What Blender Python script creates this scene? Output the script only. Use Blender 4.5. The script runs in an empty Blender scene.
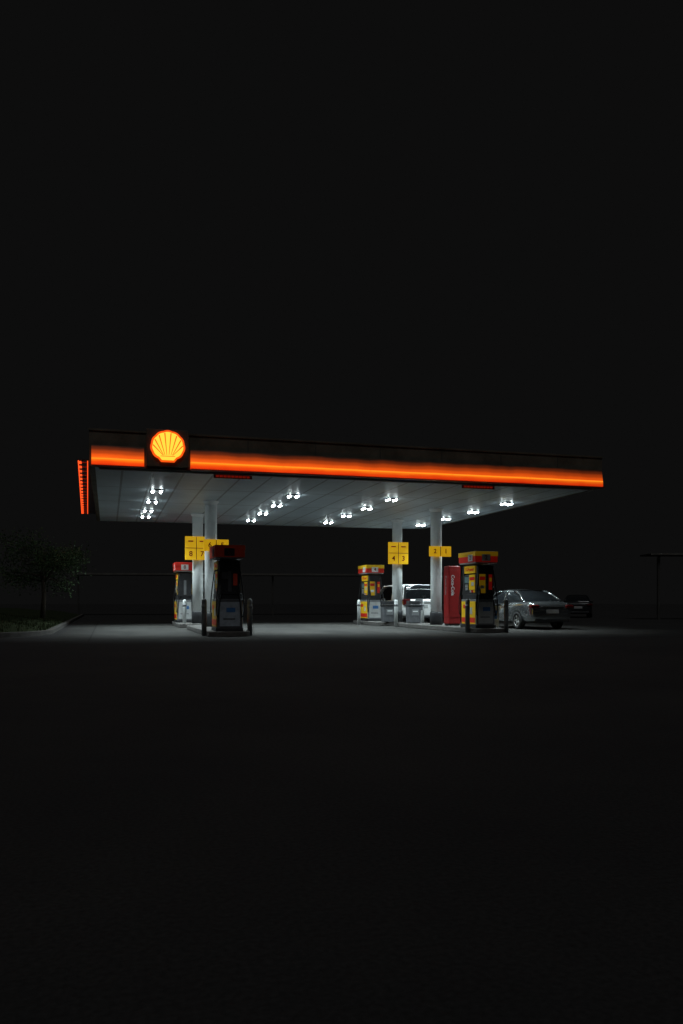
import bpy, bmesh, math, random
from mathutils import Vector, Matrix
random.seed(7)
scene = bpy.context.scene
COL = scene.collection
U = 4.5            # canopy soffit height
FT = 5.48          # fascia top

# ------------------------------------------------------------------ materials
def mat(name, color, rough=0.6, metal=0.0, var=0.15, scale=6.0, emis=None, estr=0.0, spec=0.4, bump=0.0, coat=0.0):
    m = bpy.data.materials.new(name); m.use_nodes = True
    nt = m.node_tree; b = nt.nodes["Principled BSDF"]
    tc = nt.nodes.new("ShaderNodeTexCoord")
    nz = nt.nodes.new("ShaderNodeTexNoise"); nz.inputs["Scale"].default_value = scale
    nz.inputs["Detail"].default_value = 6; nz.inputs["Roughness"].default_value = 0.65
    nt.links.new(tc.outputs["Object"], nz.inputs["Vector"])
    cr = nt.nodes.new("ShaderNodeValToRGB")
    c = Vector(color[:3])
    cr.color_ramp.elements[0].position = 0.3; cr.color_ramp.elements[1].position = 0.7
    cr.color_ramp.elements[0].color = (*(c*(1-var)), 1); cr.color_ramp.elements[1].color = (*(c*(1+var*0.6)), 1)
    nt.links.new(nz.outputs["Fac"], cr.inputs["Fac"]); nt.links.new(cr.outputs["Color"], b.inputs["Base Color"])
    b.inputs["Roughness"].default_value = rough; b.inputs["Metallic"].default_value = metal
    b.inputs["Specular IOR Level"].default_value = spec
    b.inputs["Coat Weight"].default_value = coat
    if emis:
        b.inputs["Emission Color"].default_value = (*emis, 1); b.inputs["Emission Strength"].default_value = estr
    if bump:
        bp = nt.nodes.new("ShaderNodeBump"); bp.inputs["Strength"].default_value = bump; bp.inputs["Distance"].default_value = 0.02
        nt.links.new(nz.outputs["Fac"], bp.inputs["Height"]); nt.links.new(bp.outputs["Normal"], b.inputs["Normal"])
    return m

M = {}
M['white'] = mat('white_paint', (0.82,0.86,0.86), 0.40, var=0.10, scale=3)
M['offwhite'] = mat('offwhite_panel', (0.50,0.52,0.52), 0.5, var=0.2, scale=5)
M['grey'] = mat('grey_metal', (0.20,0.21,0.22), 0.45, var=0.2)
M['dimgrey'] = mat('dull_grey_paint_and_shade', (0.10,0.105,0.115), 0.6, var=0.3)  # bins' own grey; also grey and white painted as shaded on one pump
M['shadewhite'] = mat('shaded_offwhite_panel', (0.36,0.41,0.47), 0.5, var=0.3)  # offwhite with shade put into the colour, for the shadowed pump
M['dark'] = mat('dark_plastic', (0.035,0.036,0.04), 0.5, var=0.3)
M['black'] = mat('black_rubber', (0.015,0.015,0.016), 0.75)
M['red'] = mat('red_paint_glow', (0.60,0.03,0.02), 0.4, var=0.15, emis=(0.8,0.02,0.01), estr=0.06)  # slight emission added so the pump red reads brighter
M['darkred'] = mat('dark_red_panel', (0.24,0.012,0.012), 0.45, var=0.2)
M['brownred'] = mat('brown_red_panel_and_shade', (0.50,0.06,0.035), 0.5, var=0.3, emis=(0.5,0.05,0.02), estr=0.02)  # pump red with shade painted in, faint added glow; also sign stripes
M['yellow'] = mat('yellow_paint_glow', (0.85,0.55,0.02), 0.4, var=0.1, emis=(0.9,0.5,0.01), estr=0.06)  # slight emission added to brighten the yellow pump panels
M['shadeyellow'] = mat('shaded_yellow_panel', (0.45,0.28,0.03), 0.5, var=0.2)  # pump yellow darkened to paint in shade
M['signyellow'] = mat('sign_yellow_glow', (0.88,0.58,0.02), 0.4, var=0.10, emis=(0.95,0.50,0.01), estr=0.40)  # emission added to brighten the sign faces
M['blue'] = mat('blue_decal', (0.05,0.16,0.38), 0.5)
M['fascia'] = mat('fascia_panel', (0.12,0.11,0.085), 0.6, var=0.45, scale=1.6, spec=0.2)
M['steel'] = mat('brushed_steel', (0.5,0.5,0.5), 0.35, metal=0.9)
M['glass'] = mat('dark_glass', (0.012,0.014,0.016), 0.05, spec=0.9, var=0.1)
M['screen'] = mat('display_screen', (0.03,0.05,0.05), 0.2, emis=(0.35,0.6,0.6), estr=0.12)
M['silver'] = mat('silver_car_paint', (0.27,0.29,0.30), 0.16, metal=0.85, var=0.05, coat=1.0)
M['whitecar'] = mat('white_car_paint', (0.86,0.88,0.88), 0.3, var=0.04, coat=0.6)
M['darkcar'] = mat('dark_car_paint', (0.02,0.022,0.025), 0.35, metal=0.2, var=0.05, coat=0.3)
M['tail'] = mat('tail_lamp', (0.09,0.005,0.005), 0.15, spec=0.8)
M['headl'] = mat('head_lamp', (0.5,0.52,0.55), 0.15, spec=0.8)
M['lens'] = mat('led_lens', (0.9,0.9,0.9), 0.3, emis=(0.86,0.97,1.0), estr=55)
M['shellY'] = mat('emblem_yellow', (0.8,0.5,0.02), 0.4, emis=(1.0,0.60,0.05), estr=1.25, var=0.05)
M['shellR'] = mat('emblem_red', (0.6,0.05,0.01), 0.4, emis=(1.0,0.095,0.006), estr=1.0, var=0.05)
M['tube'] = mat('orange_light_tube', (0.9,0.3,0.05), 0.4, emis=(1.0,0.25,0.012), estr=1.25)
M['redled'] = mat('red_led', (0.6,0.05,0.02), 0.4, emis=(1.0,0.085,0.014), estr=1.5)
M['redletter'] = mat('red_lettering', (0.5,0.03,0.02), 0.4, emis=(1.0,0.04,0.01), estr=0.14)
M['bark'] = mat('bark', (0.06,0.05,0.04), 0.9, var=0.4, scale=12, bump=0.6, spec=0.1)
M['leaf'] = mat('leaves', (0.04,0.075,0.028), 0.6, var=0.5, scale=2, spec=0.2)
M['grass'] = mat('grass', (0.03,0.04,0.018), 0.9, var=0.5, scale=4, spec=0.1)
M['kerb'] = mat('kerb_concrete', (0.095,0.09,0.085), 0.85, var=0.3, scale=5, bump=0.3)
M['bwall'] = mat('building_wall', (0.08,0.078,0.075), 0.9, var=0.3, scale=2, spec=0.1)
M['btrim'] = mat('roof_edge_trim', (0.15,0.145,0.13), 0.7, var=0.3, scale=2)

# fascia light band : translucent lit panel, gradient over its height
def band_mat():
    m = bpy.data.materials.new('light_band'); m.use_nodes=True; nt=m.node_tree; b=nt.nodes["Principled BSDF"]
    tc=nt.nodes.new("ShaderNodeTexCoord"); sp=nt.nodes.new("ShaderNodeSeparateXYZ"); nt.links.new(tc.outputs["Object"],sp.inputs[0])
    mr=nt.nodes.new("ShaderNodeMapRange"); mr.inputs[1].default_value=4.50; mr.inputs[2].default_value=5.05
    nt.links.new(sp.outputs["Z"],mr.inputs[0])
    nz=nt.nodes.new("ShaderNodeTexNoise"); nz.inputs["Scale"].default_value=1.1; nz.inputs["Detail"].default_value=5
    nt.links.new(tc.outputs["Object"],nz.inputs["Vector"])
    ad=nt.nodes.new("ShaderNodeMath"); ad.operation='MULTIPLY_ADD'; ad.inputs[1].default_value=0.24
    nt.links.new(nz.outputs["Fac"],ad.inputs[0]); 
    sb=nt.nodes.new("ShaderNodeMath"); sb.operation='SUBTRACT'; sb.inputs[1].default_value=0.12
    nt.links.new(mr.outputs[0],sb.inputs[0]); nt.links.new(sb.outputs[0],ad.inputs[2])
    cr=nt.nodes.new("ShaderNodeValToRGB"); r=cr.color_ramp; r.interpolation='EASE'
    r.elements[0].position=0.0; r.elements[0].color=(0.50,0.014,0.002,1)
    r.elements[1].position=1.0; r.elements[1].color=(0.004,0.002,0.0012,1)
    for p,c in ((0.17,(0.85,0.055,0.003,1)),(0.34,(1.0,0.19,0.008,1)),(0.48,(0.88,0.095,0.004,1)),(0.66,(0.42,0.045,0.003,1)),(0.85,(0.10,0.013,0.002,1))):
        e=r.elements.new(p); e.color=c
    nt.links.new(ad.outputs[0],cr.inputs["Fac"]); nt.links.new(cr.outputs["Color"],b.inputs["Emission Color"])
    mx=nt.nodes.new("ShaderNodeMapRange"); mx.inputs[1].default_value=0; mx.inputs[2].default_value=15; mx.inputs[3].default_value=1.08; mx.inputs[4].default_value=0.78
    nt.links.new(sp.outputs["X"],mx.inputs[0]); nt.links.new(mx.outputs[0],b.inputs["Emission Strength"])
    b.inputs["Base Color"].default_value=(0.06,0.03,0.015,1); b.inputs["Roughness"].default_value=0.5
    return m
M['band']=band_mat()

def soffit_mat():
    m = mat('soffit_panels', (0.58,0.68,0.75), 0.45, var=0.18, scale=0.5); nt=m.node_tree; b=nt.nodes["Principled BSDF"]
    tc=nt.nodes.new("ShaderNodeTexCoord"); sp=nt.nodes.new("ShaderNodeSeparateXYZ"); nt.links.new(tc.outputs["Object"],sp.inputs[0])
    def lines(out,period,width):
        d=nt.nodes.new("ShaderNodeMath"); d.operation='DIVIDE'; d.inputs[1].default_value=period; nt.links.new(out,d.inputs[0])
        f=nt.nodes.new("ShaderNodeMath"); f.operation='FRACT'; nt.links.new(d.outputs[0],f.inputs[0])
        l=nt.nodes.new("ShaderNodeMath"); l.operation='LESS_THAN'; l.inputs[1].default_value=width; nt.links.new(f.outputs[0],l.inputs[0]); return l.outputs[0]
    a=lines(sp.outputs["X"],0.81,0.075); c=lines(sp.outputs["Y"],3.7,0.02)
    mx=nt.nodes.new("ShaderNodeMath"); mx.operation='MAXIMUM'; nt.links.new(a,mx.inputs[0]); nt.links.new(c,mx.inputs[1])
    mix=nt.nodes.new("ShaderNodeMixRGB"); mix.blend_type='MULTIPLY'; mix.inputs["Color2"].default_value=(0.5,0.5,0.5,1)
    src=b.inputs["Base Color"].links[0].from_socket
    nt.links.new(mx.outputs[0],mix.inputs["Fac"]); nt.links.new(src,mix.inputs["Color1"]); nt.links.new(mix.outputs[0],b.inputs["Base Color"])
    return m
M['soffit']=soffit_mat()

def ground_mat(name, c1, c2, joints=0):
    m=bpy.data.materials.new(name); m.use_nodes=True; nt=m.node_tree; b=nt.nodes["Principled BSDF"]
    tc=nt.nodes.new("ShaderNodeTexCoord")
    n1=nt.nodes.new("ShaderNodeTexNoise"); n1.inputs["Scale"].default_value=0.35; n1.inputs["Detail"].default_value=8; n1.inputs["Roughness"].default_value=0.7
    n2=nt.nodes.new("ShaderNodeTexNoise"); n2.inputs["Scale"].default_value=45; n2.inputs["Detail"].default_value=3
    nt.links.new(tc.outputs["Object"],n1.inputs["Vector"]); nt.links.new(tc.outputs["Object"],n2.inputs["Vector"])
    cr=nt.nodes.new("ShaderNodeValToRGB"); cr.color_ramp.elements[0].position=0.35; cr.color_ramp.elements[1].position=0.68
    cr.color_ramp.elements[0].color=(*c1,1); cr.color_ramp.elements[1].color=(*c2,1)
    nt.links.new(n1.outputs["Fac"],cr.inputs["Fac"])
    mix=nt.nodes.new("ShaderNodeMixRGB"); mix.blend_type='OVERLAY'; mix.inputs["Fac"].default_value=0.5
    nt.links.new(cr.outputs["Color"],mix.inputs["Color1"]); nt.links.new(n2.outputs["Fac"],mix.inputs["Color2"])
    out=mix.outputs[0]
    if joints:
        br=nt.nodes.new("ShaderNodeTexBrick"); br.offset=0; br.inputs["Scale"].default_value=1.0
        br.inputs["Brick Width"].default_value=joints; br.inputs["Row Height"].default_value=joints; br.inputs["Mortar Size"].default_value=0.02
        br.inputs["Color1"].default_value=(1,1,1,1); br.inputs["Color2"].default_value=(0.85,0.85,0.85,1); br.inputs["Mortar"].default_value=(0.4,0.4,0.4,1)
        nt.links.new(tc.outputs["Object"],br.inputs["Vector"])
        m2=nt.nodes.new("ShaderNodeMixRGB"); m2.blend_type='MULTIPLY'; m2.inputs["Fac"].default_value=1
        nt.links.new(out,m2.inputs["Color1"]); nt.links.new(br.outputs["Color"],m2.inputs["Color2"]); out=m2.outputs[0]
    nt.links.new(out,b.inputs["Base Color"]); b.inputs["Roughness"].default_value=0.95; b.inputs["Specular IOR Level"].default_value=0.12
    bp=nt.nodes.new("ShaderNodeBump"); bp.inputs["Strength"].default_value=0.3; bp.inputs["Distance"].default_value=0.01
    nt.links.new(n2.outputs["Fac"],bp.inputs["Height"]); nt.links.new(bp.outputs["Normal"],b.inputs["Normal"])
    return m
M['asphalt']=ground_mat('asphalt',(0.034,0.034,0.035),(0.046,0.045,0.044))
M['concrete']=ground_mat('forecourt_concrete',(0.028,0.028,0.027),(0.066,0.064,0.060),joints=4.5)

# ------------------------------------------------------------------ mesh builder
class MB:
    def __init__(s): s.bm=bmesh.new(); s.mats=[]
    def mi(s,m):
        m=M[m] if isinstance(m,str) else m
        if m not in s.mats: s.mats.append(m)
        return s.mats.index(m)
    def face(s,vs,i,smooth=False):
        try:
            f=s.bm.faces.new(vs); f.material_index=i; f.smooth=smooth; return f
        except ValueError: return None
    def box(s,cx,cy,cz,sx,sy,sz,m,rz=0):
        i=s.mi(m); R=Matrix.Rotation(rz,3,'Z'); v=[]
        for dz in(-.5,.5):
            for dx,dy in((-.5,-.5),(.5,-.5),(.5,.5),(-.5,.5)):
                p=R@Vector((dx*sx,dy*sy,0)); v.append(s.bm.verts.new((cx+p.x,cy+p.y,cz+dz*sz)))
        for q in((3,2,1,0),(4,5,6,7),(0,1,5,4),(1,2,6,5),(2,3,7,6),(3,0,4,7)): s.face([v[k] for k in q],i)
        return s
    def lathe(s,prof,m,c=(0,0,0),axis='Z',n=24,closed=False):
        i=s.mi(m); rings=[]
        for r,h in prof:
            ring=[]
            for k in range(n):
                a=2*math.pi*k/n; x,y=r*math.cos(a),r*math.sin(a)
                p={'Z':(x,y,h),'X':(h,x,y),'Y':(y,h,x)}[axis]
                ring.append(s.bm.verts.new((c[0]+p[0],c[1]+p[1],c[2]+p[2])))
            rings.append(ring)
        for a,b in zip(rings,rings[1:]+([rings[0]] if closed else [])):
            for k in range(n): s.face([a[k],a[(k+1)%n],b[(k+1)%n],b[k]],i,True)
        if not closed:
            s.face(list(reversed(rings[0])),i); s.face(rings[-1],i)
        return s
    def prism(s,pts,y0,y1,m,plane='XZ'):
        i=s.mi(m)
        def P(u,w,d): return {'XZ':(u,d,w),'YZ':(d,u,w),'XY':(u,w,d)}[plane]
        a=[s.bm.verts.new(P(u,w,y0)) for u,w in pts]; b=[s.bm.verts.new(P(u,w,y1)) for u,w in pts]
        n=len(pts); s.face(a,i); s.face(list(reversed(b)),i)
        for k in range(n): s.face([a[(k+1)%n],a[k],b[k],b[(k+1)%n]],i)
        return s
    def tube(s,pts,r,m,n=8):
        i=s.mi(m); pts=[Vector(p) for p in pts]; rings=[]
        rr=r if isinstance(r,(list,tuple)) else [r]*len(pts)
        for k,p in enumerate(pts):
            d=(pts[min(k+1,len(pts)-1)]-pts[max(k-1,0)]).normalized()
            up=Vector((0,0,1)) if abs(d.z)<0.9 else Vector((1,0,0))
            a=d.cross(up).normalized(); b=a.cross(d)
            rings.append([s.bm.verts.new(p+(a*math.cos(2*math.pi*j/n)+b*math.sin(2*math.pi*j/n))*rr[k]) for j in range(n)])
        for a,b in zip(rings,rings[1:]):
            for j in range(n): s.face([a[j],a[(j+1)%n],b[(j+1)%n],b[j]],i,True)
        s.face(list(reversed(rings[0])),i); s.face(rings[-1],i)
        return s
    def done(s,name,parent=None,bevel=0.0,loc=None,recalc=True):
        if recalc: bmesh.ops.recalc_face_normals(s.bm,faces=s.bm.faces)
        me=bpy.data.meshes.new(name); s.bm.to_mesh(me); s.bm.free()
        for m in s.mats: me.materials.append(m)
        o=bpy.data.objects.new(name,me); COL.objects.link(o)
        if parent: o.parent=parent
        if loc: o.location=loc
        if bevel:
            b=o.modifiers.new('bevel','BEVEL'); b.width=bevel; b.segments=2; b.limit_method='ANGLE'; b.angle_limit=math.radians(40)
        return o

def empty(name,loc,label,cat,group=None,rz=0):
    o=bpy.data.objects.new(name,None); COL.objects.link(o); o.location=loc; o.rotation_euler[2]=rz; o.empty_display_size=0.3
    o['label']=label; o['category']=cat
    if group: o['group']=group
    return o
def dup(o,parent=None,loc=None,label=None):
    c=o.copy(); COL.objects.link(c)
    if parent: c.parent=parent
    if loc is not None: c.location=loc
    if label: c['label']=label
    for ch in o.children: dup(ch,c)
    return c
def text(body,size,name,m,parent,loc,rot,extr=0.006,sx=1.0):
    cu=bpy.data.curves.new(name,'FONT'); cu.body=body; cu.size=size; cu.extrude=extr; cu.align_x='CENTER'; cu.align_y='CENTER'; cu.offset=size*0.014
    t=bpy.data.objects.new('tmp',cu); COL.objects.link(t); bpy.context.view_layer.update()
    me=bpy.data.meshes.new_from_object(t.evaluated_get(bpy.context.evaluated_depsgraph_get()))
    bpy.data.objects.remove(t); me.materials.clear(); me.materials.append(M[m])
    o=bpy.data.objects.new(name,me); COL.objects.link(o); o.parent=parent; o.location=loc; o.rotation_euler=rot; o.scale=(sx,1,1)
    return o
def struct(o): o['kind']='structure'; return o

# survey helper: offset right / ahead of the photographer -> site coordinates
CX,CY=0.47,-22.08; ca,sa=math.cos(math.radians(15.9)),math.sin(math.radians(15.9))
def site(X,Y): return (CX+ca*X+sa*Y, CY-sa*X+ca*Y)

# ------------------------------------------------------------------ ground
g=MB(); g.mi('asphalt'); 
vs=[g.bm.verts.new(p) for p in((-260,-150,0),(260,-150,0),(260,400,0),(-260,400,0))]; g.face(vs,0); struct(g.done('ground'))
g=MB(); g.mi('concrete')
pts=[(-0.9,-0.4),(17.5,-0.4),(20,3.5),(20,22),(-0.9,22)]
g.face([g.bm.verts.new((x,y,0.004)) for x,y in pts],0); struct(g.done('forecourt_pavement'))

# grass verge with kerb
outline=[(-1.2,40),(-1.2,8)]+[(-3.2+2*math.cos(math.radians(a)),5.2+2.8*math.sin(math.radians(a))) for a in range(0,-100,-10)]+[(-40,2.0),(-40,40)]
kb=MB(); i=kb.mi('kerb'); kpts=outline[:-1]
inner=[]
for k,p in enumerate(kpts):
    a=Vector(kpts[max(k-1,0)]); b=Vector(kpts[min(k+1,len(kpts)-1)]); d=(b-a).normalized(); nrm=Vector((d.y,-d.x))
    if nrm.dot(Vector((-12,15))-Vector(p))<0: nrm=-nrm
    inner.append((p[0]+nrm.x*0.16,p[1]+nrm.y*0.16))
o0=[kb.bm.verts.new((x,y,0.0)) for x,y in kpts]; o1=[kb.bm.verts.new((x,y,0.14)) for x,y in kpts]
i1=[kb.bm.verts.new((x,y,0.14)) for x,y in inner]; i0=[kb.bm.verts.new((x,y,0.0)) for x,y in inner]
for a,b in((o0,o1),(o1,i1),(i1,i0)):
    for k in range(len(kpts)-1): kb.face([a[k],a[k+1],b[k+1],b[k]],i)
struct(kb.done('kerb',bevel=0.015))
def inside(x,y):
    poly=inner+[(-40,40)]; c=False; j=len(poly)-1
    for q in range(len(poly)):
        xi,yi=poly[q]; xj,yj=poly[j]
        if (yi>y)!=(yj>y) and x<(xj-xi)*(y-yi)/(yj-yi)+xi: c=not c
        j=q
    return c
def edge_d(x,y):
    m=99
    for (ax,ay),(bx,by) in zip(inner,inner[1:]):
        d=Vector((bx-ax,by-ay)); l=d.length_squared or 1e-9; t=max(0,min(1,((x-ax)*d.x+(y-ay)*d.y)/l))
        m=min(m,math.hypot(x-ax-t*d.x,y-ay-t*d.y))
    return m
def mz(x,y):
    d=edge_d(x,y); return 0.12+0.42*min(1,d/3.5)**0.8+0.05*math.sin(x*1.7+y)*min(1,d)
gv=MB(); gi=gv.mi('grass'); grid={}
N=40
for a in range(N+1):
    for b in range(N+1):
        x=-1.36-(a/N)**1.6*30; y=2.15+(b/N)**1.3*36
        if not inside(x,y):
            best=min(inner,key=lambda p:(p[0]-x)**2+(p[1]-y)**2); x,y=best
        grid[a,b]=gv.bm.verts.new((x,y,mz(x,y)))
for a in range(N):
    for b in range(N): gv.face([grid[a,b],grid[a,b+1],grid[a+1,b+1],grid[a+1,b]],gi,True)
bmesh.ops.remove_doubles(gv.bm,verts=gv.bm.verts,dist=0.001)
vg=gv.done('grass_verge'); struct(vg)
gb=MB(); gi=gb.mi('grass'); cnt=0
while cnt<7000:
    x=-1.4-random.random()**1.5*12; y=2.2+random.random()**1.3*16
    if not inside(x,y): continue
    z=mz(x,y)-0.01; a=random.random()*6.28; h=random.uniform(.04,.13); w=0.012; l=random.uniform(-.05,.05)
    v=[gb.bm.verts.new((x-w*math.cos(a),y-w*math.sin(a),z)),gb.bm.verts.new((x+w*math.cos(a),y+w*math.sin(a),z)),gb.bm.verts.new((x+l,y-l,z+h))]
    gb.face(v,gi); cnt+=1
gr=gb.done('grass',recalc=False); gr['kind']='stuff'; gr['label']='short dark grass tufts covering the raised verge'

# ------------------------------------------------------------------ canopy
W,D=15.1,14.9
can=empty('fuel_station_canopy',(0,0,0),'flat petrol station canopy with glowing orange edge band on white columns','canopy')
b=MB(); b.box(W/2,D/2,U+0.03,W-0.3,D-0.3,0.06,'soffit'); b.done('soffit',can)
b=MB(); b.box(W/2,D/2,FT-0.12,W-0.34,D-0.34,0.06,'grey'); b.done('roof_deck',can)
zc=(U+FT)/2; hh=FT-U
b=MB(); b.box(W/2,0.075,zc,W,0.15,hh,'fascia'); b.done('front_fascia',can,bevel=0.01)
b=MB(); b.box(W/2,D-0.075,zc,W,0.15,hh,'fascia'); b.done('rear_fascia',can,bevel=0.01)
for x in (0.075,W-0.075):
    b=MB(); b.box(x,D/2,zc,0.15,D-0.302,hh,'fascia'); b.done('side_fascia',can,bevel=0.01)
b=MB(); b.box(W/2,-0.012,FT-0.03,W+0.04,0.03,0.05,'fascia')
for k in range(1,8): b.box(k*W/8+0.35,-0.004,5.25,0.02,0.012,0.34,'bwall')
b.done('fascia_trim',can)
b=MB(); b.box(W/2,0.2,U-0.02,W-0.5,0.1,0.05,'offwhite'); b.done('soffit_trim',can)
def band(x0,x1):
    b=MB(); b.prism([(-0.004,4.52),(-0.10,4.54),(-0.10,4.66),(-0.03,5.05),(-0.004,5.05)],x0,x1,'band','YZ'); o=b.done('light_band',can)
    b=MB(); n=max(1,round((x1-x0)/2.45)); L=(x1-x0)/n
    prof=[]
    for k in range(n):
        a=x0+k*L; prof+=[(0.010,a+0.005),(0.010,a+0.025),(0.015,a+0.03),(0.015,a+L-0.03),(0.010,a+L-0.025)]
    b.lathe(prof,'tube',c=(0,-0.118,4.69),axis='X',n=12)
    b.done('light_tube',can)
    b=MB(); b.box((x0+x1)/2,-0.10,4.505,x1-x0,0.19,0.022,'darkred'); b.done('light_tray',can)
band(0.06,1.38); band(2.58,W-0.03)
# side light strip on the left edge: outlined red rails with small segments between
def sk(y): return -0.15-0.30*y/13.4
b=MB()
b.prism([(0.0,0.05),(sk(0)-0.15,0.05),(sk(13.4)-0.15,13.4),(0.0,13.4)],4.65,4.68,'dark','XY'); b.done('side_light_tray',can)
b=MB()
for o_ in (-0.125,0.105):
    b.prism([(sk(0)+o_,0.1),(sk(0)+o_+0.022,0.1),(sk(13.4)+o_+0.022,13.35),(sk(13.4)+o_,13.35)],4.635,4.649,'redled','XY')
for k in range(18):
    y=0.15+k*0.745; c=sk(y)
    b.box(c-0.01,y+0.2,4.641,0.24,0.05,0.012,'redletter'); b.box(c-0.075,y+0.2,4.637,0.07,0.26,0.024,'redled')
b.done('side_light_strip',can)

# columns
cols=[(3.9,6.5),(3.9,10.8),(12.3,6.5),(12.3,10.8)]
for k,(x,y) in enumerate(cols):
    c=MB(); c.lathe([(0.21,0.004),(0.21,U-0.003)],'white',n=40); o=c.done('column',can,loc=(x,y,0))
    c=MB(); c.lathe([(0.22,U-0.14),(0.22,U-0.10),(0.28,U-0.03),(0.28,U-0.012)],'white',n=40); c.done('column_cap',o)
    c=MB(); c.lathe([(0.235,0.15),(0.235,0.60),(0.22,0.63)],'dark',n=40); c.done('column_guard',o)
# emblem sign
em=bpy.data.objects.new('emblem_sign',None); COL.objects.link(em); em.parent=can; em.location=(1.98,-0.02,5.06)
b=MB(); b.box(0,-0.04,-0.02,1.10,0.12,0.98,'fascia'); b.done('emblem_panel',em,bevel=0.01)
def shell(sc,lob=0.030):
    p=[]; n=9; tot=108
    for k in range(tot+1):
        a=math.radians(-142+284*k/tot); f=abs(math.sin(math.pi*n*k/tot))
        r=0.97+lob*f
        if abs(math.degrees(a))>110: r*=1-0.07*(abs(math.degrees(a))-110)/32
        p.append((sc*r*math.sin(a)*1.0,sc*(r*math.cos(a)*0.96+0.02)))
    p+= [(sc*0.38,sc*-0.87),(-sc*0.38,sc*-0.87)]
    return p
b=MB(); b.prism(shell(0.450),-0.16,-0.102,'shellR'); b.done('emblem_rim',em)
b=MB(); b.prism(shell(0.398),-0.185,-0.161,'shellY'); b.done('emblem_shell',em)
b=MB()
for k in range(8):
    a=math.radians(-84+24*k); 
    x1,z1=0.385*math.sin(a)*1.0,0.385*math.cos(a)*0.95
    x0,z0=0.10*math.sin(a)*1.3,-0.22
    d=Vector((x1-x0,z1-z0)).normalized(); nx,nz_=-d.y,d.x
    w0,w1=0.006,0.015
    b.prism([(x0-nx*w0,z0-nz_*w0),(x0+nx*w0,z0+nz_*w0),(x1+nx*w1,z1+nz_*w1),(x1-nx*w1,z1-nz_*w1)],-0.193,-0.186,'shellR')
b.prism([(-0.19,-0.255),(0.19,-0.255),(0.185,-0.24),(-0.185,-0.24)],-0.193,-0.186,'shellR')
b.done('emblem_ribs',em)

# small red hanging name boards below the fascia
for x,w in((3.75,1.05),(11.05,1.05)):
    s_=empty('hanging_sign',(x,0.24,U-0.045),'narrow dark red lettered strip hung under the canopy edge','sign','hanging strips under the canopy edge')
    b=MB(); b.box(0,0,-0.04,w,0.03,0.10,'darkred')
    for k in range(9): b.box(-w/2+0.1+k*w/10,-0.016,-0.04,0.07,0.008,0.055,'redletter')
    b.done('sign_panel',s_)

# canopy LED fixtures
proto=None
for x in (1.94,6.3,9.7,14.0):
    for y in (4.15,6.9,9.6,12.4):
        if x==1.94: y={4.15:4.15,6.9:7.0,9.6:9.9,12.4:12.1}[y]
        if proto is None:
            f=empty('canopy_light',(x,y,U),'square white LED light fixed under the canopy soffit','light','LED lights under the canopy')
            h=MB(); h.box(0,0,-0.02,0.40,0.40,0.035,'grey'); h.done('light_housing',f,bevel=0.01)
            for dx in(-.125,.125):
                for dy in(-.125,.125):
                    h=MB(); h.lathe([(0.010,-0.035),(0.026,-0.028),(0.036,-0.012),(0.038,0.010)],'lens',n=16); h.done('light_lens',f,loc=(dx,dy,-0.048))
            la=bpy.data.lights.new('led_lamp','AREA'); la.shape='SQUARE'; la.size=0.4; la.energy=98; la.color=(0.82,0.97,1.0); la.spread=math.radians(108)
            lo=bpy.data.objects.new('led_lamp',la); COL.objects.link(lo); lo.parent=f; lo.location=(0,0,-0.10)
            proto=f
        else: dup(proto,None,(x,y,U))

# number signs on columns
def numsign(x,y,z,rows,w,h,label):
    s_=empty('pump_number_sign',(x,y-0.26,z),label,'sign','yellow pump number signs')
    b=MB(); b.box(0,0,0,w,0.08,h,'signyellow'); b.done('sign_panel',s_,bevel=0.012)
    b=MB(); b.box(0,-0.043,0,0.022,0.006,h-0.02,'dark')
    if len(rows)>1: b.box(0,-0.043,0,w-0.02,0.007,0.022,'dark')
    b.done('sign_divider',s_)
    rh=h/len(rows)
    for r,row in enumerate(rows):
        for c,ch in enumerate(row):
            cx_,cz_=(c-0.5)*w/2,h/2-rh*(r+0.5)
            if ch!=' ': text(ch,rh*0.62,'numeral','darkred',s_,(cx_,-0.046,cz_),(math.radians(90),0,0))
            else:
                b=MB(); b.box(cx_,-0.044,cz_+0.04,0.20,0.008,0.05,'brownred'); b.done('sign_stripe',s_)
numsign(4.05,6.5,2.95,["65"],0.86,0.40,'yellow two number pump sign on a white canopy column')
numsign(12.35,6.5,2.88,["21"],0.86,0.38,'yellow two number pump sign above a red machine')
numsign(3.82,10.8,3.12,["  ","87"],0.88,0.92,'square yellow four panel pump sign on a white column')
numsign(12.25,10.8,3.06,["  ","43"],0.88,0.92,'square yellow four panel pump sign on a white column')

# islands
for (x,y0,y1) in((3.85,1.3,8.6),(3.75,9.9,14.4),(12.3,1.8,9.4),(11.95,10.2,14.5)):
    b=MB(); r=0.5; hw=0.62
    pts=[(x+hw*math.cos(math.radians(a)),y0+r+r*math.sin(math.radians(a))) for a in range(180,361,20)]+[(x+hw*math.cos(math.radians(a)),y1-r+r*math.sin(math.radians(a))) for a in range(0,181,20)]
    b.prism(pts,0.002,0.15,'kerb','XY'); o=b.done('pump_island',bevel=0.02); o['label']='raised concrete kerb island with rounded ends under the fuel pumps'; o['category']='kerb island'; o['group']='pump islands'

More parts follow.
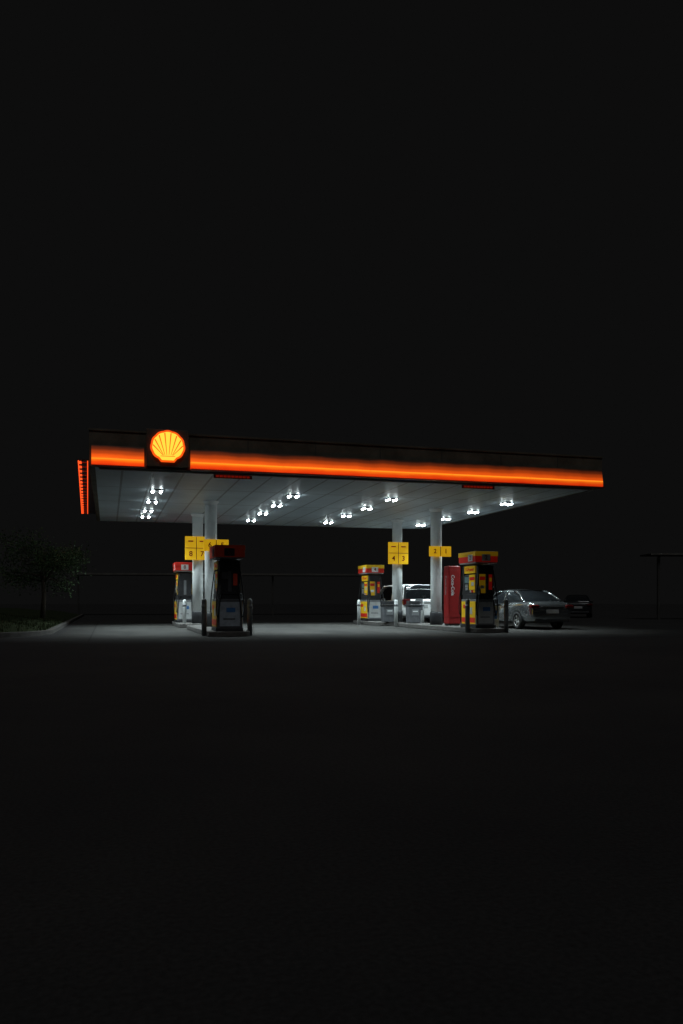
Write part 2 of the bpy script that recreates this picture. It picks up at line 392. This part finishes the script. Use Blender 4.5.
# ------------------------------------------------------------------ fuel dispensers
def dispenser(x,y,label,num,z=0.15,bright=False,shade=False):
    d=empty('fuel_dispenser',(x,y,z),label,'fuel pump','fuel pumps on the islands')
    RD,YE,OW,GR,WH=('brownred','shadeyellow','shadewhite','dimgrey','dimgrey') if shade else ('red','yellow','offwhite','grey','white')  # shade swaps in darkened copies of the pump colours
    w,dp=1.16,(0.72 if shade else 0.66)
    b=MB(); b.box(0,0,0.05,dp+0.06,w+0.06,0.10,'dark'); b.done('plinth',d,bevel=0.01)
    b=MB(); b.box(0,0,0.52,dp,w,0.84,GR); b.box(0,0,1.02,dp-0.06,w-0.04,0.16,'dark')
    b.done('lower_cabinet',d,bevel=0.015)
    for sy in(-1,1):
        b=MB(); b.box(0,sy*(w/2+0.006),0.50,dp-0.14,0.012,0.70,OW)
        b.box(0.03,sy*(w/2+0.015),0.62,0.26,0.006,0.13,'blue'); b.box(-0.02,sy*(w/2+0.015),0.36,0.34,0.006,0.04,GR); b.done('end_panel',d)
    b=MB(); b.box(0,0,1.42,dp-0.08,w-0.24,0.66,'dark'); b.box(0,0,1.90,dp-0.16,w-0.3,0.34,'dark')
    b.done('pump_head',d,bevel=0.02)
    for sy in(-1,1):
        b=MB(); b.box(0,sy*(w/2-0.05),1.56,dp-0.1,0.10,0.96,'dark'); b.box(0,sy*(w/2+0.004),1.45,0.10,0.012,0.6,GR)
        if bright:
            b.box(-0.12,sy*(w/2+0.006),1.45,0.22,0.014,0.62,'yellow'); b.box(-0.12,sy*(w/2+0.014),1.62,0.20,0.008,0.12,'red'); b.box(-0.12,sy*(w/2+0.014),1.34,0.14,0.008,0.10,'white'); b.box(0.17,sy*(w/2+0.006),1.5,0.12,0.014,0.5,'red'); b.box(0.17,sy*(w/2+0.014),1.58,0.08,0.008,0.12,'yellow')
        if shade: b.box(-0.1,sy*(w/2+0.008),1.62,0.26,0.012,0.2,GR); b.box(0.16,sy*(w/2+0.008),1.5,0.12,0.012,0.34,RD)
        b.done('upright_frame',d,bevel=0.004)
    b=MB(); b.box(0,0,2.25,dp+0.14,w+0.14,0.20,RD); b.box(0,0,2.42,dp+0.16,w+0.16,0.15,YE if bright else RD); b.box(0,0,2.13,dp+0.10,w+0.10,0.04,OW)
    t=b.done('topper',d,bevel=0.012)
    for k,(sx,rz) in enumerate(((-1,-90),(1,90))):
        b=MB(); b.box(sx*(dp/2+0.083),-0.30,2.29,0.008,0.34,0.22,WH); b.done('number_patch',t)
        text(num,0.20,'topper_numeral','darkred',t,(sx*(dp/2+0.089),-0.30,2.29),(math.radians(90),0,math.radians(rz)),0.003)
    b=MB(); b.box(-0.02,-(w/2+0.083),2.29,0.30,0.008,0.22,WH); b.done('number_patch',t)
    text(num,0.20,'topper_numeral','darkred',t,(-0.02,-(w/2+0.089),2.29),(math.radians(90),0,0),0.003)
    for sx in(-1,1):
        X=sx*(dp/2)
        b=MB(); b.box(X+sx*0.008,0,0.50,0.014,w-0.10,0.74,YE); b.box(X+sx*0.017,0,0.26,0.008,w-0.14,0.16,RD); b.box(X+sx*0.018,0.22,0.70,0.008,0.34,0.12,RD); b.box(X+sx*0.018,-0.2,0.56,0.008,0.22,0.22,OW); b.done('lower_graphic_panel',d)
        b=MB(); b.box(sx*(dp/2-0.03),-0.2,1.50,0.02,0.44,0.50,YE); b.box(sx*(dp/2-0.02),-0.2,1.62,0.012,0.40,0.10,RD); b.box(sx*(dp/2-0.02),-0.26,1.44,0.012,0.20,0.12,OW); b.done('upper_graphic_panel',d)
        b=MB(); b.box(sx*(dp/2-0.055),0,1.92,0.05,w-0.34,0.24,YE); b.done('fuel_name_panel',d)
        text("V-Power",0.19,'fuel_lettering',RD,d,(sx*(dp/2-0.028),0,1.92),(math.radians(90),0,math.radians(-90 if sx<0 else 90)),0.003)
        b=MB(); b.box(sx*(dp/2-0.03),0.22,1.58,0.022,0.30,0.20,'screen'); b.done('display_screen',d)
        b=MB(); b.box(sx*(dp/2-0.035),0.21,1.335,0.02,0.24,0.22,'dark')
        for k in range(4):
            for q in range(3): b.box(sx*(dp/2-0.022),0.14+q*0.07,1.26+k*0.05,0.012,0.045,0.03,OW)
        b.done('keypad',d)
        for k in range(3):
            b=MB(); b.box(sx*(dp/2-0.03),-0.36+k*0.14,1.20,0.02,0.10,0.07,(YE,RD,OW)[k])
            b.done('grade_button',d)
        for sy in(-1,1):
            yy=sy*(w/2+0.07)
            b=MB(); pts=[]
            for k in range(15):
                u=k/14; pts.append((X*0.72+sx*0.14*math.sin(math.pi*u),yy*(0.94+0.10*math.sin(math.pi*u)),2.02-1.62*math.sin(math.pi*min(1,u*0.62)) if u<0.80 else 0.42+ (u-0.80)*3.6))
            b.tube(pts,0.017,'black'); b.done('hose',d)
            b=MB(); px_=X*0.72; b.tube([(px_,yy*0.99,1.14),(px_,yy*0.99,1.22),(px_,yy*0.97,1.30),(px_,yy*0.90,1.38)],[0.02,0.035,0.03,0.018],'black'); b.box(px_,yy*1.0,1.16,0.05,0.05,0.14,'dark'); b.done('nozzle',d)
    return d
dispenser(3.86,2.2,'tall fuel pump in shadow, red cap darkened as shade','6',shade=True)
dispenser(12.3,2.9,'tall fuel pump with red and yellow cap and graphics','2',bright=True)
dispenser(3.55,13.0,'fuel pump with red cap beside a white post','8')
dispenser(11.9,13.2,'fuel pump with red cap and yellow panels near white vehicle','4',bright=True)

# ------------------------------------------------------------------ bollards
def bollard(m1,label,places):
    bp0=None
    for p in places:
        if bp0 is None:
            bp0=empty('bollard',(p[0],p[1],0),label,'bollard','bollards by the pumps')
            b=MB(); b.lathe([(0.075,0.0),(0.075,1.0),(0.07,1.05),(0.045,1.09),(0.0,1.10)],m1,n=20); b.done('post',bp0)
            b=MB(); b.lathe([(0.078,0.82),(0.078,0.92)],'grey',n=20); b.done('band',bp0)
        else: dup(bp0,None,(p[0],p[1],0.0))
bollard('grey','steel post darkened to grey as shade beside a fuel pump',((4.5,1.95),(3.18,2.1),(12.98,2.2),(11.65,2.3)))  # near posts get a darker colour in place of shade
bollard('white','white painted steel post beside a fuel pump',((3.40,11.0),(4.35,14.5),(11.15,12.6),(13.05,9.8),(11.6,9.0),(4.6,9.2)))

# ------------------------------------------------------------------ bins and squeegee stations
def bin_(x,y,z,label,blue=True):
    e=empty('litter_bin',(x,y,z),label,'bin','litter bins on the forecourt')
    b=MB(); b.prism([(-0.26,0.02),(0.26,0.02),(0.29,0.86),(-0.29,0.86)],-0.25,0.25,'offwhite' if blue else 'dimgrey'); b.done('bin_body',e,bevel=0.03)
    b=MB(); b.box(0,0,0.90,0.64,0.56,0.07,'dark'); b.box(0,0.03,1.03,0.52,0.40,0.18,'dark'); b.done('bin_lid',e,bevel=0.02)
    b=MB(); b.box(0,-0.257,0.55,0.34,0.012,0.30,'blue' if blue else 'grey'); b.box(0,-0.266,0.60,0.24,0.006,0.05,'white'); b.done('bin_panel',e)
    return e
bin_(12.15,8.5,0.15,'grey litter bin with small label between canopy columns',False).scale=(0.88,0.88,0.80)
bin_(13.45,4.4,0.005,'pale litter bin with blue panel beside the bright fuel pump')
bin_(11.75,10.4,0.15,'grey litter bin at the foot of a white column',False).scale=(0.88,0.88,0.80)
bin_(4.35,4.2,0.15,'grey litter bin behind the shadowed fuel pump',False)
sq=empty('squeegee_station',(14.0,5.6,0.005),'grey windscreen wash bucket stand with paper towel box','windscreen wash stand','windscreen wash stands')
b=MB(); b.lathe([(0.14,0),(0.14,0.02),(0.03,0.05),(0.03,0.7)],'grey',n=16); b.done('stand',sq)
b=MB(); b.box(0,0,0.80,0.30,0.26,0.30,'dimgrey'); b.done('bucket',sq,bevel=0.02)
b=MB(); b.box(0,0,1.10,0.28,0.22,0.26,'grey'); b.box(0,-0.112,1.05,0.14,0.008,0.05,'dark'); b.done('towel_box',sq,bevel=0.02)
b=MB(); b.tube([(0.11,-0.05,0.9),(0.2,-0.08,1.35)],0.012,'dark'); b.box(0.2,-0.08,1.36,0.18,0.03,0.04,'black'); b.done('squeegee',sq)
dup(sq,None,(4.2,5.2,0.15)); dup(sq,None,(12.55,8.9,0.15)).scale=(0.85,0.85,0.8)

# red vending machine
vm=empty('vending_machine',(12.42,5.3,0.15),'tall red drinks machine with vertical white lettering beside a column','vending machine')
b=MB(); b.box(0,0,1.10,0.46,0.46,2.08,'darkred'); b.done('cabinet',vm,bevel=0.03)
b=MB(); b.box(0,-0.234,1.15,0.38,0.012,1.7,'darkred'); b.done('front_door',vm,bevel=0.004)
b=MB(); b.box(-0.234,0,1.15,0.012,0.38,1.7,'darkred'); b.done('side_panel',vm,bevel=0.004)
text("Coca-Cola",0.16,'side_lettering','grey',vm,(-0.244,0,1.45),(math.radians(90),math.radians(90),math.radians(-90)),0.003)
text("Coca-Cola",0.17,'front_lettering','offwhite',vm,(-0.08,-0.244,1.45),(math.radians(90),math.radians(90),0),0.003)
b=MB(); b.box(0,0,0.03,0.40,0.40,0.05,'dark'); b.done('foot',vm)

# ------------------------------------------------------------------ cars
def apply_bool(o,cutters):
    for c in cutters:
        m=o.modifiers.new('cut','BOOLEAN'); m.object=c; m.operation='DIFFERENCE'; m.solver='EXACT'
    bpy.context.view_layer.update()
    me=bpy.data.meshes.new_from_object(o.evaluated_get(bpy.context.evaluated_depsgraph_get()))
    o.modifiers.clear(); o.data=me
    for c in cutters: bpy.data.objects.remove(c)
def car(x,y,rz,label,cat,name,paint,P,group=None):
    e=empty(name,(x,y,0.004),label,cat,group,rz)
    S=P['st']; b=MB(); i=b.mi(paint); rings=[]
    for (yy,zt,zb,w) in S:
        half=[(0,zb),(w*0.86,zb),(w*0.97,zb+0.10),(w,zb+(zt-zb)*0.45),(w*0.985,zt-0.17),(w*0.93,zt-0.045),(w*0.80,zt),(0,zt+0.02)]
        ring=half+[(-a,c) for a,c in half[-2:0:-1]]
        rings.append([b.bm.verts.new((a,yy,c)) for a,c in ring])
    n=len(rings[0])
    for r0,r1 in zip(rings,rings[1:]):
        for k in range(n): b.face([r0[k],r0[(k+1)%n],r1[(k+1)%n],r1[k]],i,True)
    b.face(rings[0],i,True); b.face(rings[-1][::-1],i,True)
    body=b.done('body',e)
    sub=body.modifiers.new('s','SUBSURF'); sub.levels=2; sub.render_levels=2
    bpy.context.view_layer.update()
    me=bpy.data.meshes.new_from_object(body.evaluated_get(bpy.context.evaluated_depsgraph_get())); body.modifiers.clear(); body.data=me
    cut=[]; R=P['R']
    for wy in P['wy']:
        for sx in(-1,1):
            c=MB(); c.lathe([(R+0.07,-0.17),(R+0.07,0.17)],'black',axis='X',n=32); co=c.done('tmpcut'); co.parent=e; co.location=(sx*(P['w']-0.10),wy,R); cut.append(co)
    apply_bool(body,cut)
    for p in body.data.polygons: p.use_smooth=True
    g0=P['gh']
    (rb,rbz),(rr,rrz),(fr,frz),(fb,fbz),wb,wr=g0
    b=MB(); i=b.mi('glass')
    def top(yy):
        if yy<=rr: t=(yy-rb)/(rr-rb); return rbz+(rrz-rbz)*math.sin(t*math.pi/2)**0.9
        if yy<=fr: t=(yy-rr)/(fr-rr); return rrz+(frz-rrz)*t+0.03*math.sin(math.pi*t)
        t=(fb-yy)/(fb-fr); return fbz+(frz-fbz)*math.sin(max(0,t)*math.pi/2)**0.9
    ys=[rb+(rr-rb)*k/5 for k in range(5)]+[rr+(fr-rr)*k/5 for k in range(5)]+[fr+(fb-fr)*k/5 for k in range(6)]
    rings=[]
    for yy in ys:
        zt=top(yy); bz=rbz+(fbz-rbz)*(yy-rb)/(fb-rb)-0.06; f=(zt-bz)/(rrz-rbz+0.06); wt=wb+(wr-wb)*min(1,f)
        ring=[(-wb,bz),(-wb+(wb-wt)*0.5,bz+(zt-bz)*0.5),(-wt,zt-0.05*f),(-wt*0.86,zt-0.01),(0,zt+0.015),(wt*0.86,zt-0.01),(wt,zt-0.05*f),(wb-(wb-wt)*0.5,bz+(zt-bz)*0.5),(wb,bz)]
        rings.append([b.bm.verts.new((a,yy,c)) for a,c in ring])
    for r0,r1 in zip(rings,rings[1:]):
        for k in range(len(r0)-1): b.face([r0[k],r0[k+1],r1[k+1],r1[k]],i,True)
    b.face(rings[0],i); b.face(rings[-1][::-1],i)
    b.done('window_glass',e)
    b=MB(); i=b.mi(paint); rings=[]
    rys=[rr-0.12+(fr-rr+0.20)*k/8 for k in range(9)]
    for yy in rys:
        zt=top(min(max(yy,rb),fb))+0.006
        rings.append([b.bm.verts.new((a,yy,c)) for a,c in((-wr*1.03,zt-0.075),(-wr*1.0,zt-0.03),(-wr*0.85,zt),(0,zt+0.022),(wr*0.85,zt),(wr*1.0,zt-0.03),(wr*1.03,zt-0.075))])
    for r0,r1 in zip(rings,rings[1:]):
        for k in range(6): b.face([r0[k],r0[k+1],r1[k+1],r1[k]],i,True)
    b.done('roof',e)
    def pil(y0,z0,y1,z1,r):
        for sx in(-1,1):
            b=MB(); pts=[]
            for k in range(6):
                u=k/5; yy=y0+(y1-y0)*u; 
                zz=z0+(z1-z0)*u if abs(y1-y0)<0.25 else top(yy)-0.03
                ff=min(1,max(0,(zz-rbz)/(rrz-rbz))); pts.append((sx*(wb+(wr-wb)*ff-0.0),yy,zz))
            b.tube(pts,r,paint,6); b.done('pillar',e)
    pil(rb+0.06,rbz,rr,rrz-0.03,0.045); pil(fb-0.05,fbz,fr,frz-0.03,0.035)
    mid=(rr+fr)/2+0.05; pil(mid,rbz-0.03,mid-0.05,rrz-0.02,0.03)
    if P.get('suv'): pil(rr+0.75,rbz-0.03,rr+0.72,rrz-0.02,0.035)
    for wy in P['wy']:
        for sx in(-1,1):
            we=bpy.data.objects.new('wheel',None); COL.objects.link(we); we.parent=e; we.location=(sx*(P['w']-0.12),wy,R)
            b=MB(); b.lathe([(R*0.62,-0.10),(R*0.93,-0.105),(R,-0.07),(R,0.07),(R*0.93,0.105),(R*0.62,0.10)],'black',axis='X',n=32,closed=True); b.done('tyre',we)
            b=MB(); b.lathe([(R*0.64,-0.08),(R*0.64,0.08),(R*0.58,0.085),(R*0.55,0.04),(R*0.2,0.035),(0.001,0.035)] if sx>0 else [(R*0.64,0.08),(R*0.64,-0.08),(R*0.58,-0.085),(R*0.55,-0.04),(R*0.2,-0.035),(0.001,-0.035)],'dark',axis='X',n=32)
            for k in range(5):
                a=k*2*math.pi/5; c_,s2=math.cos(a),math.sin(a)
                b.tube([(sx*0.055,c_*0.03,s2*0.03),(sx*0.07,c_*R*0.58,s2*R*0.58)],[0.035,0.028],'steel',6)
            b.lathe([(R*0.66,sx*0.07),(R*0.66,sx*0.095),(R*0.58,sx*0.095),(R*0.58,sx*0.07)],'steel',axis='X',n=32,closed=True)
            b.done('rim',we)
    L0=S[0][0]; L1=S[-1][0]; tz=P['tz']; w=P['w']
    for sx in(-1,1):
        b=MB(); b.box(sx*(w-0.22),L0+0.035,tz,0.30,0.13,P['th'],'tail'); b.box(sx*(w-0.12),L0+0.09,tz,0.17,0.2,P['th']*0.9,'tail'); b.done('tail_light',e,bevel=0.03)
        b=MB(); b.box(sx*(w-0.24),L1-0.10,0.68,0.34,0.16,0.13,'headl'); b.done('headlight',e,bevel=0.04)
        b=MB(); b.box(sx*(w+0.09),fb-0.35,fbz+0.07,0.18,0.09,0.13,paint); b.done('wing_mirror',e,bevel=0.03)
        for hy in(mid-0.35,mid+0.55) :
            b=MB(); b.box(sx*(w+0.004),hy-0.25,P['st'][4][1]-0.2,0.03,0.18,0.03,'steel'); b.done('door_handle',e,bevel=0.008)
    b=MB(); b.box(0,L0+0.02,P['pz'],0.50,0.05,0.14,'offwhite'); b.done('number_plate',e)
    b=MB(); b.box(0,L0+0.03,0.34,w*1.5,0.10,0.12,'dark'); b.done('bumper',e,bevel=0.03)
    b=MB(); b.box(0,L1-0.03,0.36,w*1.4,0.10,0.16,'dark'); b.done('bumper',e,bevel=0.03)
    b=MB(); b.box(0,L0-0.001,tz+0.0,w*0.95,0.05,0.025,'steel'); b.done('chrome_strip',e)
    return e
sed=dict(st=[(-2.42,0.84,0.36,0.70),(-2.36,0.97,0.27,0.80),(-2.1,1.03,0.24,0.87),(-1.4,1.02,0.22,0.90),(-0.6,0.98,0.21,0.91),(0.4,0.97,0.21,0.91),(1.1,0.96,0.22,0.90),(1.7,0.90,0.23,0.89),(2.15,0.80,0.26,0.83),(2.34,0.66,0.33,0.72)],
    w=0.90,R=0.32,wy=(-1.38,1.42),gh=((-1.72,1.01),(-0.70,1.43),(0.35,1.44),(1.35,0.95),0.79,0.58),tz=0.83,th=0.13,pz=0.66)
suv=dict(st=[(-2.42,1.02,0.42,0.86),(-2.38,1.13,0.34,0.91),(-2.1,1.15,0.30,0.93),(-1.4,1.14,0.28,0.94),(-0.6,1.12,0.27,0.94),(0.5,1.10,0.27,0.94),(1.2,1.10,0.28,0.94),(1.8,1.05,0.30,0.92),(2.3,0.98,0.33,0.88),(2.5,0.80,0.42,0.78)],
    w=0.93,R=0.38,wy=(-1.42,1.50),gh=((-2.34,1.10),(-2.12,1.74),(0.45,1.76),(1.30,1.08),0.86,0.76),tz=0.98,th=0.30,pz=0.80,suv=True)
car(15.78,6.5,0,'dark silver saloon car seen from behind beside the fuel pump','car','parked_car','silver',sed)
car(13.76,14.0,0,'white sport utility vehicle parked behind a white column','car','parked_car','whitecar',suv)
x,y=site(15.5,54); car(x,y,math.radians(-30),'dark car parked beyond the forecourt in shadow','car','parked_car','darkcar',sed)

# ------------------------------------------------------------------ background shelters
def shelter(X0,Y0,X1,Y1,z,label,depth=5,posts=5,th=0.25,name='covered_walkway'):
    x0,y0=site(X0,Y0); x1,y1=site(X1,Y1); L=math.hypot(x1-x0,y1-y0); rz=math.atan2(y1-y0,x1-x0)
    e=empty(name,(x0,y0,0),label,'shelter',None,rz)
    b=MB(); b.box(L/2,depth/2,z-0.06,L,depth,0.08,'bwall'); b.done('roof',e)
    b=MB(); b.box(L/2,-0.03,z-0.06,L+0.1,0.05,th,'btrim'); b.done('roof_edge',e)
    for k in range(posts):
        b=MB(); b.box(0.5+k*(L-1)/(posts-1),0.3,(z-0.10)/2,0.14,0.14,z-0.10,'bwall'); b.done('post',e)
    return e
shelter(-20.5,62,2.5,64.5,3.2,'long low flat roofed shelter with pale roof edge in darkness',posts=4,th=0.14,depth=3)
shelter(17.4,46,26,46,3.75,'dark flat roofed shelter with slim posts beyond the forecourt',posts=5,th=0.10,depth=1.8)

# ------------------------------------------------------------------ tree
tx,ty=site(-11.3,31); tz=0.4
tr=empty('tree',(tx,ty,tz),'small leafy tree standing on the grass verge in darkness','tree')
b=MB(); tips=[]
b.tube([(0,0,0),(0.05,0,0.8),(0.0,0.05,1.7),(0.08,0.02,2.5)],[0.10,0.08,0.07,0.05],'bark',10)
for k in range(14):
    a=k*2.4; h=1.3+0.07*k; r=random.uniform(0.4,1.2); zt=h+random.uniform(-0.3,1.0)
    p1=(0.04,0.03,h); p2=(math.cos(a)*r*0.5,math.sin(a)*r*0.5,(h+zt)/2+0.1); p3=(math.cos(a)*r,math.sin(a)*r,zt)
    b.tube([p1,p2,p3],[0.05,0.03,0.012],'bark',6); tips+= [p3,((p2[0]+p3[0])/2,(p2[1]+p3[1])/2,(p2[2]+p3[2])/2)]
    for q in range(2):
        aa=a+random.uniform(-.9,.9); p4=(p3[0]+math.cos(aa)*0.5,p3[1]+math.sin(aa)*0.5,p3[2]+random.uniform(-.3,.4)); b.tube([p2,p4],[0.015,0.006],'bark',4); tips.append(p4)
b.done('trunk',tr)
b=MB(); i=b.mi('leaf')
for t in tips:
    for k in range(120):
        d=Vector((random.gauss(0,1),random.gauss(0,1),random.gauss(0,0.7)))*0.27; p=Vector(t)+d
        a=Vector((random.gauss(0,1),random.gauss(0,1),random.gauss(0,1))).normalized(); c=a.cross(Vector((random.gauss(0,1),random.gauss(0,1),random.gauss(0,1)))).normalized()
        s_=random.uniform(0.03,0.06)
        b.face([b.bm.verts.new(p-a*s_),b.bm.verts.new(p+c*s_*0.5),b.bm.verts.new(p+a*s_),b.bm.verts.new(p-c*s_*0.5)],i)
b.done('crown',tr,recalc=False)

# ------------------------------------------------------------------ world, added fill sun, camera
w=bpy.data.worlds.new("World"); scene.world=w; w.use_nodes=True; nt=w.node_tree
bg=nt.nodes["Background"]; bg.inputs["Color"].default_value=(1.0,1.0,1.0,1); bg.inputs["Strength"].default_value=0.004
sun=bpy.data.lights.new('added_fill_sun','SUN'); sun.energy=0.24; sun.angle=math.radians(15); sun.color=(1,1,1)  # added sun lifting the dark ground and fascia, no moon in view
so=bpy.data.objects.new('added_fill_sun',sun); COL.objects.link(so); so.rotation_euler=(math.radians(30),0,math.radians(-10)); so.location=(0,-20,30)

cam=bpy.data.cameras.new('camera'); co=bpy.data.objects.new('camera',cam); COL.objects.link(co); scene.camera=co
co.location=(CX,CY,1.0); co.rotation_euler=(math.radians(90),0,math.radians(-15.9))
cam.sensor_fit='VERTICAL'; cam.sensor_height=36; cam.sensor_width=24; cam.lens=820/1024*36; cam.shift_y=90/1024; cam.clip_end=1500; cam.clip_start=0.1
scene.view_settings.view_transform='Standard'; scene.view_settings.look='None'; scene.view_settings.exposure=0
